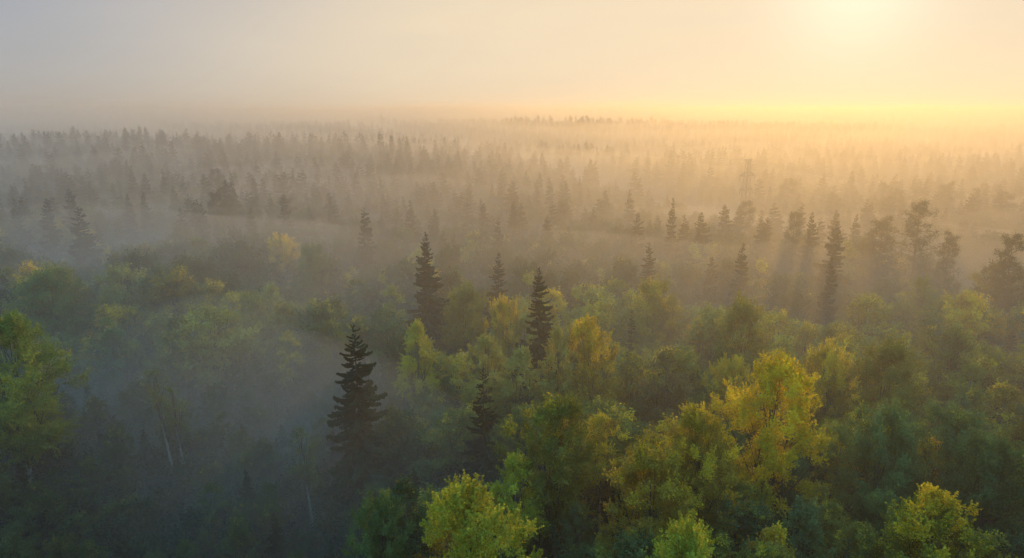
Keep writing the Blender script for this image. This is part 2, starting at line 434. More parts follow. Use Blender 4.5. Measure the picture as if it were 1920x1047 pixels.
# --- near broadleaf prototypes: trunk, limbs, crown
PB = {}
def near_proto(key, bark, **kw):
    t, ls, q, tone, aut = broadleaf(**kw)
    PB[key] = dict(H=kw['H'], R=kw['Rw'], bark=bark, trunk=mesh_quads('trunk', t, [M[bark]]),
                   limbs=[mesh_quads('limb', l, [M['bark']]) for l in ls], crown=leaf_mesh('crown', q, tone, aut, 'leaf'))
near_proto('maple', 'bark', seed=11, H=18, Rw=5.0, base=0.28, profile=(0.72, 0.55), n_clump=140, per=520, size=0.19, shoots=0.62, clump=1.15)
near_proto('maple_wide', 'bark', seed=12, H=17, Rw=6.6, base=0.22, profile=(0.80, 0.48), n_clump=150, per=520, size=0.20, shoots=0.32, clump=1.4)
near_proto('oval', 'bark', seed=13, H=21, Rw=5.4, base=0.24, profile=(0.85, 0.6), n_clump=155, per=500, size=0.19, shoots=0.38, clump=1.25)
near_proto('round', 'bark', seed=14, H=19, Rw=5.6, base=0.25, profile=(0.75, 0.5), n_clump=130, per=540, size=0.20, shoots=0.28, clump=1.45)
near_proto('birch', 'birch_bark', seed=15, H=20, Rw=3.6, base=0.34, profile=(0.85, 0.75), n_clump=95, per=330, size=0.19, shoots=0.5, clump=1.0, weep=0.55)
near_proto('aspen', 'birch_bark', seed=16, H=24, Rw=6.6, base=0.30, profile=(0.95, 0.7), n_clump=210, per=420, size=0.20, shoots=0.4, clump=1.3)
# --- middle distance whole trees
MID = {'broadleaf': [], 'birch': [], 'spruce': [], 'pine': []}
for k, (H, R_, pr, ncl, cl) in enumerate([(17, 4.2, (0.75, 0.5), 80, 1.1), (18, 4.8, (0.8, 0.55), 95, 1.2), (19, 4.0, (0.7, 0.6), 80, 1.1), (15, 4.4, (0.85, 0.5), 80, 1.2)]):
    t, ls, q, tone, aut = broadleaf(40 + k, H, R_, 0.25, pr, ncl, 190, 0.30, 0.3, cl * 1.1)
    MID['broadleaf'].append((whole_mesh('broadleaf_tree', np.concatenate([t] + ls), q, tone, aut, 'leaf', 'bark'), H, R_))
for k, (H, R_) in enumerate([(18, 2.8), (20, 3.2), (16, 2.6)]):
    t, ls, q, tone, aut = broadleaf(60 + k, H, R_, 0.32, (0.85, 0.75), 55, 150, 0.28, 0.45, 1.0, weep=0.5)
    MID['birch'].append((whole_mesh('birch_tree', t, q, tone, aut, 'leaf', 'birch_bark'), H, R_))
for k, (H, R_, gap) in enumerate([(22, 3.9, 0.08), (24, 3.5, 0.14), (20, 4.0, 0.06), (23, 4.4, 0.14)]):
    w, q, T = spruce_mesh(80 + k, H, R_, 0.6, 2.0, gap=gap, whorl=0.55)
    MID['spruce'].append((whole_mesh('spruce_tree', w, q, T, np.ones(len(q)), 'needle', 'bark'), H, R_))
for k, (H, R_) in enumerate([(23, 3.7), (21, 3.2), (24, 4.0)]):
    t, ls, q, T = pine_parts(90 + k, H, R_, 0.36, 52, 80)
    MID['pine'].append((whole_mesh('pine_tree', np.concatenate([t] + ls), q, T, np.ones(len(q)), 'needle', 'pine_bark'), H, R_))

# ------------------------------------------------------------------ landmark trees
GREEN = (0.098, 0.108, 0.028); LIME = (0.19, 0.20, 0.030); DEEP = (0.066, 0.108, 0.046); OLIVE = (0.145, 0.122, 0.028); PALE = (0.18, 0.18, 0.06)
KEEP = []      # (x0, x1, y0, y1, distance): sight lines to the landmark trees
TRUNKS = []    # (x, y, clear radius)
MARKS = []
def note(x, y, h, r, share=0.55):
    z = ground(x, y) + h
    px, py = project(x, y, z)
    w = FPX * r / y
    px2, pb = project(x, y, z - h * share)
    KEEP.append((px - w * 0.8, px + w * 0.8, py, pb, y)); TRUNKS.append((x, y, r * 0.62))
    last = [o for o in col.objects if 'label' in o and o.parent is None][-1]['label']
    MARKS.append((x, y, re.split(r' (?:with|beside|in|among|right|joined|against|standing|under|below|beneath|leaning|next|behind|between|just|ahead|fading|at|above|reaching|deep|rising|left|past|fading|one|of|out) ', last.replace(',', ' ,'))[0].replace(' ,', '')))
def split_parts(me):
    """crown and trunk of a whole tree as two meshes"""
    n = len(me.polygons); co = np.zeros(len(me.vertices) * 3, np.float32); me.vertices.foreach_get('co', co); q = co.reshape(n, 4, 3)
    mi = np.zeros(n, np.int32); me.polygons.foreach_get('material_index', mi)
    at = {}
    for k in ('tone', 'autumn'):
        v = np.zeros(4 * n, np.float32); me.attributes[k].data.foreach_get('value', v); at[k] = v[::4]
    return (mesh_quads('crown', q[mi == 0], [me.materials[0]], {k: v[mi == 0] for k, v in at.items()}), mesh_quads('trunk', q[mi == 1], [me.materials[1]]))
SPLIT = {}
def landmark_broadleaf(px, py, h, r, proto, color, autumn, name, label, cat, turn=None):
    x, y = stand(px, py, h)
    P = PB[proto]
    root = obj(name, None)
    root.location = (x, y, ground(x, y) - 0.15)
    root.rotation_euler = (0, 0, turn if turn is not None else (px * 0.37) % 6.28)
    root.scale = (r / P['R'], r / P['R'], h / P['H'])
    tag(root, label, cat)
    obj('trunk', P['trunk'], root)
    for l in P['limbs']: obj('limb', l, root)
    c = obj('crown', P['crown'], root); c.color = (*color, autumn * 0.95)
    note(x, y, h, r)
    return root
for a in [
    (0, 590, 25, 6.8, 'aspen', (0.085, 0.125, 0.035), 0.15, 'aspen_tree', 'tall lime green aspen with pale bare lower trunk at the misty clearing', 'tree'),
    (888, 915, 18, 4.7, 'maple', LIME, 0.12, 'maple_tree', 'bright yellow-green maple with upright leafy shoots below the tall dark spruce', 'tree'),
    (1283, 985, 16, 3.6, 'maple', (0.17, 0.20, 0.03), 0.12, 'maple_tree', 'fresh lime green treetop with pointed shoots beneath the dark olive trees', 'tree'),
    (1035, 738, 19, 4.6, 'oval', GREEN, 0.2, 'broadleaf_tree', 'dense green tree with a golden sloping edge beside a pinkish orange bush', 'tree'),
    (1447, 682, 21.5, 5.3, 'oval', (0.19, 0.185, 0.022), 0.72, 'maple_tree', 'large golden yellow tree with bright crown among dark green trees', 'tree'),
    (1660, 768, 17, 5.0, 'maple_wide', DEEP, 0.13, 'maple_tree', 'broad deep green tree with reddish leaf tips right of the golden tree', 'tree'),
    (1795, 765, 16.5, 4.9, 'round', DEEP, 0.10, 'broadleaf_tree', 'deep green rounded tree joined to the reddish tipped broad tree', 'tree'),
    (1664, 640, 19, 5.2, 'round', GREEN, 0.12, 'broadleaf_tree', 'green domed tree in front of an orange tinged crown', 'tree'),
    (1560, 652, 18, 4.2, 'maple_wide', OLIVE, 0.55, 'maple_tree', 'orange tinged low crown against the green domed tree', 'tree'),
    (1402, 563, 21, 4.8, 'round', GREEN, 0.22, 'broadleaf_tree', 'dark green double domed tree standing clear in golden mist', 'tree'),
    (1372, 676, 15, 3.6, 'maple', OLIVE, 0.62, 'maple_tree', 'small orange tree under the dark green double domed tree', 'tree'),
    (1885, 832, 16, 5.0, 'maple_wide', (0.042, 0.075, 0.034), 0.06, 'broadleaf_tree', 'blue-green wide crown beside the yellowish bush-like treetop', 'tree'),
    (1765, 938, 15, 4.6, 'maple', (0.075, 0.10, 0.02), 0.42, 'maple_tree', 'mottled green and yellow treetop below the blue-green wide crown', 'tree'),
    (1335, 768, 18, 4.2, 'oval', OLIVE, 0.42, 'broadleaf_tree', 'olive tree with orange top leaning against the golden tree', 'tree'),
    (1232, 832, 17, 4.4, 'round', OLIVE, 0.28, 'broadleaf_tree', 'dull olive rounded tree next to the orange topped olive one', 'tree'),
    (1133, 778, 14.5, 2.8, 'birch', (0.12, 0.09, 0.03), 0.6, 'rowan_tree', 'small pinkish orange tree beside the dense green tree', 'tree'),
    (1108, 604, 20, 3.9, 'maple', OLIVE, 0.50, 'maple_tree', 'orange and green maple behind the dense green tree', 'tree'),
    (1046, 614, 19.5, 2.4, 'birch', PALE, 0.12, 'birch_tree', 'narrow pale lime birch beside the orange and green maple', 'tree'),
    (905, 628, 18, 3.4, 'birch', PALE, 0.2, 'birch_tree', 'pale yellow birch just behind the ragged half hidden spruce', 'tree'),
    (985, 650, 17, 3.4, 'birch', PALE, 0.1, 'birch_tree', 'pale soft birch between the yellow birch and lime birch', 'tree'),
    (868, 537, 20, 4.6, 'round', GREEN, 0.16, 'broadleaf_tree', 'dark green rounded tree ahead of the lone spruces', 'tree'),
    (942, 560, 19, 3.5, 'maple_wide', OLIVE, 0.48, 'maple_tree', 'orange rimmed tree between dark rounded tree and black-green spruce', 'tree'),
    (783, 600, 19, 2.9, 'birch', LIME, 0.22, 'birch_tree', 'slender lime green birch right of the tall dark spruce', 'tree'),
    (1228, 528, 20, 4.8, 'round', (0.12, 0.125, 0.025), 0.35, 'broadleaf_tree', 'wide yellow crown fading into golden mist', 'tree'),
    (1256, 655, 17, 3.6, 'birch', (0.09, 0.09, 0.05), 0.2, 'birch_tree', 'greyish pale birch below the wide yellow crown', 'tree'),
    (585, 460, 20, 3.9, 'round', DEEP, 0.05, 'broadleaf_tree', 'dark ball shaped tree next to an orange crown', 'tree'),
    (528, 444, 19, 4.6, 'maple_wide', OLIVE, 0.62, 'maple_tree', 'orange crown beside the dark ball shaped tree', 'tree'),
    (95, 508, 20, 6.0, 'round', DEEP, 0.08, 'broadleaf_tree', 'bluish green wide tree behind the lime aspen', 'tree'),
    (712, 936, 14, 2.9, 'maple', DEEP, 0.06, 'broadleaf_tree', 'small shaded green tree at the foot of the tall dark spruce', 'tree'),
    (960, 855, 14.5, 2.6, 'birch', LIME, 0.15, 'birch_tree', 'pale yellow-green birch under the dense green tree', 'tree'),
]: landmark_broadleaf(*a)

# bare pale birch stems at the clearing
for (px, py, h, r, lab) in [(577, 800, 14, 1.3, 'thin white birch stem with sparse crown left of the tall dark spruce'),
                            (303, 690, 17, 1.5, 'leaning pale birch stem deep in the clearing mist'),
                            (335, 725, 15, 1.3, 'faint thin birch stem beside the leaning pale one')]:
    x, y = stand(px, py, h)
    t, ls, q, tone, aut = broadleaf(int(px), h, r, 0.6, (0.85, 0.75), 26, 90, 0.16, 0.7, 0.8, weep=0.5, lean=-0.9)
    root = obj('birch_tree', None); root.location = (x, y, ground(x, y) - 0.1); tag(root, lab, 'tree')
    obj('trunk', mesh_quads('trunk', t, [M['birch_bark']]), root)
    for l in ls: obj('limb', mesh_quads('limb', l, [M['bark']]), root)
    c = obj('crown', leaf_mesh('crown', q, tone, aut, 'leaf'), root); c.color = (0.06, 0.085, 0.04, 0.05)
    KEEP.append((px - 22, px + 22, py, 1000, y)); TRUNKS.append((x, y, 1.5))

# spruces with each bough its own piece
BOUGH = []     # drooping boughs, five shapes
for k in range(5):
    st, q, T = bough_quads(300 + k, 1.0, 1.8, 0.85)
    BOUGH.append(whole_mesh('bough', st, q, T, np.ones(len(q)), 'needle', 'bark'))
NEEDLE = (0.032, 0.052, 0.024)
def landmark_spruce(px, py, h, r, seed, label, color=NEEDLE, **kw):
    x, y = stand(px, py, h)
    root = obj('spruce_tree', None); root.location = (x, y, ground(x, y) - 0.15); tag(root, label, 'tree')
    zz = np.linspace(0, 1, 8)
    tr = tube_quads(np.stack([0.08 * np.sin(3 * zz), 0.06 * np.sin(4 * zz), zz * h], 1), 0.0105 * h * (1 - 0.97 * zz) + 0.01, 8)
    obj('trunk', mesh_quads('trunk', tr, [M['bark']]), root)
    for i, (z, az, ln, p) in enumerate(spruce_layout(seed, h, r, **kw)):
        b = obj('bough', BOUGH[i % 5], root)
        b.location = (0, 0, z); b.rotation_mode = 'XYZ'
        b.rotation_euler = (0, -p, az); b.scale = (ln, ln * 0.95, ln)
        b.color = (*color, 0.0)
    note(x, y, h, r * (1.0 if y < 78 else 0.7), 0.75 if y < 78 else 0.40)
landmark_spruce(662, 604, 24.5, 5.6, 1, 'tall dark spruce with ragged drooping boughs rising alone from mist', whorl=0.60, gap=0.15, low=0.06)
landmark_spruce(905, 688, 18.5, 4.4, 2, 'half hidden ragged spruce with pale bare twigs in the mist', (0.026, 0.036, 0.018), whorl=0.55, gap=0.30, low=0.1)
landmark_spruce(1011, 497, 26.5, 5.3, 3, 'black-green pointed spruce beside the orange rimmed tree', gap=0.1)
landmark_spruce(798, 433, 28.5, 5.8, 4, 'lone dark spruce with wide even skirt above yellow crowns', gap=0.06)
landmark_spruce(934, 468, 24.5, 4.0, 5, 'slim grey-green spruce between the two darkest spruces', gap=0.12)
landmark_spruce(1218, 452, 24, 4.2, 6, 'slim green spruce behind the wide yellow crown', gap=0.1)
landmark_spruce(1592, 1000, 12, 1.9, 7, 'young green spruce top beside the mottled treetop', (0.035, 0.07, 0.03), gap=0.1)
landmark_spruce(1040, 972, 13, 1.9, 8, 'young dim spruce between the two lime treetops', (0.03, 0.05, 0.025), gap=0.15)
landmark_spruce(1185, 578, 18, 2.0, 9, 'thin dim spruce in front of the wide yellow crown', gap=0.2)

# farther spruces and pines sighted singly
def single(px, py, h, kind, label, color, k=0, wide=1.0, name=None):
    x, y = stand(px, py, h)
    me, H, R_ = MID[kind][k % len(MID[kind])]
    o = obj(name or kind + '_tree', me); o.location = (x, y, ground(x, y) - 0.15)
    o.scale = (h / H * wide, h / H * wide, h / H); o.rotation_euler = (0, 0, (px * 0.7) % 6.28)
    o.color = (*color, 0.1); tag(o, label, 'tree')
    note(x, y, h, R_ * h / H * wide)
for a in [
    (1727, 373, 29, 'pine', 'tall open crowned pine leaning out of the amber mist', NEEDLE, 2, 1.1),
    (1491, 393, 25.5, 'pine', 'round headed pine beside a pointed spruce in amber mist', NEEDLE, 0, 0.8),
    (1524, 394, 26, 'spruce', 'pointed spruce beside the round headed pine', NEEDLE, 0, 0.9),
    (1571, 412, 26, 'spruce', 'broad blurred spruce between the pointed spruce and double pine', NEEDLE, 3, 1.2),
    (1656, 405, 25, 'pine', 'blurred pine left of the tall open crowned pine', NEEDLE, 1, 1.1),
    (1786, 434, 23, 'pine', 'small pine right of the tall open crowned pine', NEEDLE, 1, 0.8),
    (1905, 434, 25, 'pine', 'dense pine past the small pine', NEEDLE, 2, 0.9),
    (1263, 366, 29, 'spruce', 'very slim tall spruce reaching above the amber mist', NEEDLE, 1, 0.7),
    (1394, 450, 24, 'spruce', 'slim spruce in amber mist ahead of the pylon', NEEDLE, 1, 0.9),
    (1560, 480, 22, 'spruce', 'slim spruce in the mist nearer than the round headed pine', NEEDLE, 0, 0.8),
    (1335, 478, 20, 'spruce', 'hazy spruce between two slim ones', NEEDLE, 2, 1.0),
    (682, 386, 26, 'spruce', 'dim twin topped spruce in grey mist', NEEDLE, 3, 1.0),
    (86, 369, 25, 'spruce', 'dark spruce above bluish crowns, left of a duller spruce', (0.018, 0.03, 0.018), 0, 1.0),
    (147, 386, 24, 'spruce', 'duller wide spruce beside the dark one', (0.018, 0.03, 0.018), 2, 1.2),
    (237, 360, 24, 'spruce', 'dark slim spruce, one of a close pair by a pale crown', (0.018, 0.03, 0.018), 1, 1.0),
    (268, 358, 24, 'spruce', 'second dark spruce of the close pair by a pale crown', (0.018, 0.03, 0.018), 0, 1.0),
]: single(*a)

# ------------------------------------------------------------------ the woods around them
GR = [dict(cat='tree')]
def vnoise(x, y, s, o=0.0): return mnoise.noise(Vector((x / s + o, y / s - o, o * 1.7)))
cand = []
random.seed(5)
def rings():
    for (d0, d1, sp) in [(16, 130, 4.3), (130, 320, 4.1), (320, 800, 5.1), (800, 1500, 10.0), (1500, 3000, 15.0)]:
        ny = int((d1 - d0) / sp)
        for i in range(ny):
            y = d0 + i * sp
            half = y * 0.86 + 45
            for j in range(int(2 * half / sp)):
                yield -half + j * sp + (i % 2) * sp * 0.5 + random.uniform(-.42, .42) * sp, y + random.uniform(-.42, .42) * sp, sp
LINE0, LINE1 = np.array([-147.0, 800.0]), np.array([77.0, 228.0])
ld = (LINE1 - LINE0) / np.linalg.norm(LINE1 - LINE0)
for x, y, sp in rings():
    w = np.array([x, y]) - LINE1
    if abs(w[0] * ld[1] - w[1] * ld[0]) < 11: continue                      # cleared strip under the power line
    if any((x - a) ** 2 + (y - b) ** 2 < c * c for a, b, c in TRUNKS): continue
    d = y
    n1 = vnoise(x, y, 55, 3.1); n2 = vnoise(x, y, 120, 8.3)
    psp = np.interp(d, [0, 90, 160, 300, 500], [0.08, 0.12, 0.22, 0.42, 0.55]) + 0.5 * n1
    rr = random.random()
    if rr < psp: kind = 'pine' if d < 260 and random.random() < (0.15 if x > 50 else 0.03) else 'spruce'
    else: kind = 'birch' if random.random() < 0.3 else 'broadleaf'
    if kind in ('spruce', 'pine'): h = random.uniform(16, 26) * (0.92 + 0.12 * random.random()) * np.interp(d, [150, 350], [1.0, 1.12])
    else: h = random.uniform(12, 19) * np.interp(d, [150, 350], [1.0, 1.1])
    if d < 115: h = min(h, random.uniform(8, 15) * np.interp(d, [80, 115], [1.0, 1.25]))
    if kind in ('spruce', 'pine') and d < 165: h = min(h, random.uniform(7, 12.5) * np.interp(d, [120, 165], [1.0, 1.3]))
    left = x / y < -0.20
    if left and d < 105: h = random.uniform(5, 9)
    wide = random.uniform(0.85, 1.25) * (1.12 if kind == 'spruce' else 1.0)
    g0 = ground(x, y)
    k = random.randrange(12)
    me, H, R_ = MID[kind][k % len(MID[kind])]
    ok = True
    if d < 260:
        while True:
            px, py = project(x, y, g0 + h)
            r = FPX * R_ * h / H / y
            hit = [b for b in KEEP if y < b[4] + 2 and px + r > b[0] and px - r < b[1] and py < b[3]]
            if not hit: break
            h *= 0.88
            if h < 4.5: ok = False; break
    if not ok: continue
    cand.append((d, x, y, g0, kind, k, h, wide, sp))
PAL = {
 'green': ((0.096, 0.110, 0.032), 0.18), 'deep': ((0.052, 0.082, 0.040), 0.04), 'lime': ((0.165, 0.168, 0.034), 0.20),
 'yellow': ((0.17, 0.160, 0.030), 0.46), 'orange': ((0.19, 0.12, 0.028), 0.56), 'olive': ((0.130, 0.118, 0.034), 0.26), 'pale': ((0.15, 0.165, 0.06), 0.10)}
WORD = {'green': 'mid green', 'deep': 'dark green', 'lime': 'lime green', 'yellow': 'yellowing', 'orange': 'orange tinged', 'olive': 'olive brown', 'pale': 'pale green'}
MARKS.append((77.0, 228.0, 'lattice power pylon'))
def describe(kind, tint, x, y, h, wide):
    look = WORD[tint] if kind in ('broadleaf', 'birch') else (['dark', 'grey-green ragged'][tint] if kind == 'spruce' else 'open crowned')
    size = 'low' if h < 9.5 else 'medium' if h < 15 else 'tall' if h < 21 else 'very tall'
    form = 'slim' if wide < 0.95 else 'broad' if wide > 1.15 else ''
    d2, mx_, my_, name = min(((x - a) ** 2 + (y - b) ** 2, a, b, n) for a, b, n in MARKS)
    d = math.sqrt(d2)
    rel = 'beside' if d < 8 else 'near' if d < 16 else None
    if rel is None:
        rel = ('behind' if y > my_ else 'in front of') if d < 30 else ('well behind' if y > my_ else 'well in front of') if d < 60 else 'in the hazy woods beyond'
    return ' '.join((size + ' ' + form + ' ' + look + ' ' + {'broadleaf': 'broadleaf tree', 'birch': 'birch', 'spruce': 'spruce', 'pine': 'pine'}[kind] + ' ' + rel + ' the ' + name).split())
count = {}
SPR = {0: (0.020, 0.034, 0.016), 1: (0.030, 0.044, 0.024)}
rest = []
cand.sort(key=lambda c: c[0])
for (d, x, y, g0, kind, k, h, wide, sp) in cand:
    px, py = project(x, y, g0 + h)
    me, H, R_ = MID[kind][k % len(MID[kind])]
    inview = -25 < px < 1945 and 0 < py < 1060
    c = int(1000 * (math.sin(x * 12.9898 + y * 78.233) % 1))
    if kind in ('broadleaf', 'birch'):
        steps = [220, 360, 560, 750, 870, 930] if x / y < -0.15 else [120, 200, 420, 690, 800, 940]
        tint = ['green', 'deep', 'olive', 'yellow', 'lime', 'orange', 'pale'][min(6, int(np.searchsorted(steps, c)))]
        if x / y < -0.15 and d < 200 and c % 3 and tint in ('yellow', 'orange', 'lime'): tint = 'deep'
        if x / y < -0.15 and d < 105: tint = 'deep'  # near left crowns all dark: the shade there is put into leaf colour
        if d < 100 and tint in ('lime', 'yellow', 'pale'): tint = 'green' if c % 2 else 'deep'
    else: tint = c % 2 if kind == 'spruce' else 0
    if inview and count.get(kind, 0) < (90 if kind == 'pine' else 290):
        count[kind] = count.get(kind, 0) + 1
        if d < 130:
            if me.name not in SPLIT: SPLIT[me.name] = split_parts(me)
            o = obj(kind + '_tree', None); cr_ = obj('crown', SPLIT[me.name][0], o); obj('trunk', SPLIT[me.name][1], o)
        else: o = cr_ = obj(kind + '_tree', me)
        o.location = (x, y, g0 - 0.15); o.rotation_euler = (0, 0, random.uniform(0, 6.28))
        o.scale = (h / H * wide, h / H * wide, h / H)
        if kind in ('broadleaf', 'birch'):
            cc, a = PAL[tint]; jit = random.uniform(0.85, 1.18) * (0.62 if d < 105 and x / y < -0.15 else 1.0)  # near left leaves dimmed further, shade painted into their colour
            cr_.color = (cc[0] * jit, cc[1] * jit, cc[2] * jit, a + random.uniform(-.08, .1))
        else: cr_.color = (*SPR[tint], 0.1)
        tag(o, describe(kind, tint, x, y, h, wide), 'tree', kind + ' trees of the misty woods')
    else:
        rest.append((x, y, g0 - 0.15, kind, k, h, wide, tint))

# ------------------------------------------------------------------ the rest of the forest and the undergrowth (uncountable)
def stuff_leaf(name, c0, c1, key_tr=0.4):
    m, t, L = material(name)
    oi = N(t, 'ShaderNodeObjectInfo'); tone = N(t, 'ShaderNodeAttribute', attribute_name='tone')
    cr = N(t, 'ShaderNodeValToRGB'); e = cr.color_ramp.elements
    e[0].color = (*c0[0], 1); e[1].color = (*c0[-1], 1)
    for i, c in enumerate(c0[1:-1]):
        n = e.new((i + 1) / (len(c0) - 1)); n.color = (*c, 1)
    L(oi.outputs['Random'], cr.inputs[0])
    r2 = N(t, 'ShaderNodeMapRange'); r2.inputs['To Min'].default_value, r2.inputs['To Max'].default_value = 0.6, 1.4
    L(tone.outputs['Fac'], r2.inputs['Value'])
    ml = N(t, 'ShaderNodeVectorMath', operation='SCALE'); L(cr.outputs[0], ml.inputs[0]); L(r2.outputs[0], ml.inputs['Scale'])
    df = N(t, 'ShaderNodeBsdfDiffuse'); tr = N(t, 'ShaderNodeBsdfTranslucent'); ms = N(t, 'ShaderNodeMixShader'); ms.inputs[0].default_value = key_tr
    L(ml.outputs[0], df.inputs['Color']); L(ml.outputs[0], tr.inputs['Color']); L(df.outputs[0], ms.inputs[1]); L(tr.outputs[0], ms.inputs[2])
    o = N(t, 'ShaderNodeOutputMaterial'); L(ms.outputs[0], o.inputs['Surface'])
    return m
M['far_leaf'] = stuff_leaf('far_leaf', [(0.055, 0.085, 0.04), (0.08, 0.108, 0.034), (0.12, 0.122, 0.034), (0.16, 0.145, 0.03)], None)
M['far_needle'] = stuff_leaf('far_needle', [(0.020, 0.034, 0.016), (0.030, 0.044, 0.024)], None, 0.1)
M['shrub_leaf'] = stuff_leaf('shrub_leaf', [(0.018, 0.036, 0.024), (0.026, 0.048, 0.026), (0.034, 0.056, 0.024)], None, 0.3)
def cloud(name, protos, pts):
    """one object of many plants: points with proto index, turn and size"""
    pc = bpy.data.collections.new(name + '_kinds')
    for i, me in enumerate(protos):
        pc.objects.link(bpy.data.objects.new('%s_kind_%02d' % (name, i), me))
    me = bpy.data.meshes.new(name); me.vertices.add(len(pts))
    A = np.array(pts, dtype=np.float32)
    me.vertices.foreach_set('co', A[:, :3].ravel())
    a = me.attributes.new('pick', 'INT', 'POINT'); a.data.foreach_set('value', A[:, 3].astype(np.int32))
    a = me.attributes.new('turn', 'FLOAT_VECTOR', 'POINT'); a.data.foreach_set('vector', np.stack([A[:, 4] * 0, A[:, 4] * 0, A[:, 4]], 1).astype(np.float32).ravel())
    a = me.attributes.new('size', 'FLOAT_VECTOR', 'POINT'); a.data.foreach_set('vector', np.ascontiguousarray(A[:, 5:8]).ravel())
    o = obj(name, me)
    ng = bpy.data.node_groups.new(name, 'GeometryNodeTree')
    ng.interface.new_socket('Geometry', in_out='INPUT', socket_type='NodeSocketGeometry'); ng.interface.new_socket('Geometry', in_out='OUTPUT', socket_type='NodeSocketGeometry')
    gi = ng.nodes.new('NodeGroupInput'); go = ng.nodes.new('NodeGroupOutput')
    ci = ng.nodes.new('GeometryNodeCollectionInfo'); ci.inputs['Collection'].default_value = pc; ci.inputs['Separate Children'].default_value = True; ci.inputs['Reset Children'].default_value = True
    ip = ng.nodes.new('GeometryNodeInstanceOnPoints'); ip.inputs['Pick Instance'].default_value = True
    def att(n, t):
        x = ng.nodes.new('GeometryNodeInputNamedAttribute'); x.data_type = t; x.inputs['Name'].default_value = n; return x
    L = ng.links.new
    L(gi.outputs[0], ip.inputs['Points']); L(ci.outputs[0], ip.inputs['Instance'])
    L(att('pick', 'INT').outputs['Attribute'], ip.inputs['Instance Index'])
    er = ng.nodes.new('FunctionNodeEulerToRotation'); L(att('turn', 'FLOAT_VECTOR').outputs['Attribute'], er.inputs[0]); L(er.outputs[0], ip.inputs['Rotation'])
    L(att('size', 'FLOAT_VECTOR').outputs['Attribute'], ip.inputs['Scale'])
    L(ip.outputs[0], go.inputs[0])
    md = o.modifiers.new('plants', 'NODES'); md.node_group = ng
    return o
def remat(me, a):
    m2 = me.copy(); m2.materials[0] = a; return m2
protos, index = [], {}
for kind in ('broadleaf', 'birch', 'spruce', 'pine'):
    for i, (me, H, R_) in enumerate(MID[kind]):
        index[(kind, i)] = (len(protos), H); protos.append(remat(me, M['far_needle'] if kind in ('spruce', 'pine') else M['far_leaf']))
# light copies for the far wood
FAR = {}
for kind, i, mk in [('broadleaf', 0, 0), ('broadleaf', 1, 1), ('spruce', 0, 2), ('spruce', 1, 3), ('pine', 0, 4)]:
    if kind == 'broadleaf':
        t, ls, q, tone, aut = broadleaf(140 + i, 17, 4.5, 0.25, (0.75 + .1 * i, 0.5), 34, 30, 0.75, 0.4, 1.5); w = t; H = 17; lm, bm_ = 'leaf', 'bark'
    elif kind == 'spruce':
        H = 22; w, q, tone = spruce_mesh(150 + i, H, 3.4 + .6 * i, 0.30, 3.6, whorl=0.8, per=(5, 8)); aut = tone; lm, bm_ = 'needle', 'bark'
    else:
        H = 23; t, ls, q, tone = pine_parts(160, H, 3.4, 0.9, 40, 20); w = t; aut = tone; lm, bm_ = 'needle', 'pine_bark'
    FAR[(kind, i)] = (len(protos), H)
    protos.append(remat(whole_mesh(kind, w, q, tone, aut, lm, bm_), M['far_needle'] if lm == 'needle' else M['far_leaf']))
pts = []
for (x, y, z, kind, k, h, wide, tint) in rest:
    if y < 420: pi, H = index[(kind, k % len(MID[kind]))]
    else:
        kk = {'birch': 'broadleaf'}.get(kind, kind)
        pi, H = FAR[(kk, k % (1 if kk == 'pine' else 2))]
    s = h / H
    ww = wide * (1.0 if y < 800 else 1.35)
    pts.append((x, y, z, pi, random.uniform(0, 6.28), s * ww, s * ww, s))
fo = cloud('forest', protos, pts)
tag(fo, 'misty forest of spruce and broadleaf trees fading to the horizon', 'forest', kind='stuff')
sh = []
for k in range(3):
    t, ls, q, tone, aut = broadleaf(200 + k, 4.2, 2.0, 0.05, (0.7, 0.45), 40, 60, 0.24, 0.5, 0.8)
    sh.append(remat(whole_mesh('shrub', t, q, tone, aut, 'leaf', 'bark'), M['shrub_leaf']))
pts = []
for i in range(60):
    y = 14 + i * 2.9
    half = y * 0.86 + 25
    for j in range(int(2 * half / 2.9)):
        x = -half + j * 2.9 + random.uniform(-1.3, 1.3); yy = y + random.uniform(-1.3, 1.3)
        if random.random() < 0.2: continue
        s = random.uniform(0.5, 1.35)
        pts.append((x, yy, ground(x, yy) - 0.1, random.randrange(3), random.uniform(0, 6.28), s * 1.1, s * 1.1, s))
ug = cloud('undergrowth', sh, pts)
tag(ug, 'dark shrubs and saplings covering the forest floor', 'undergrowth', kind='stuff')

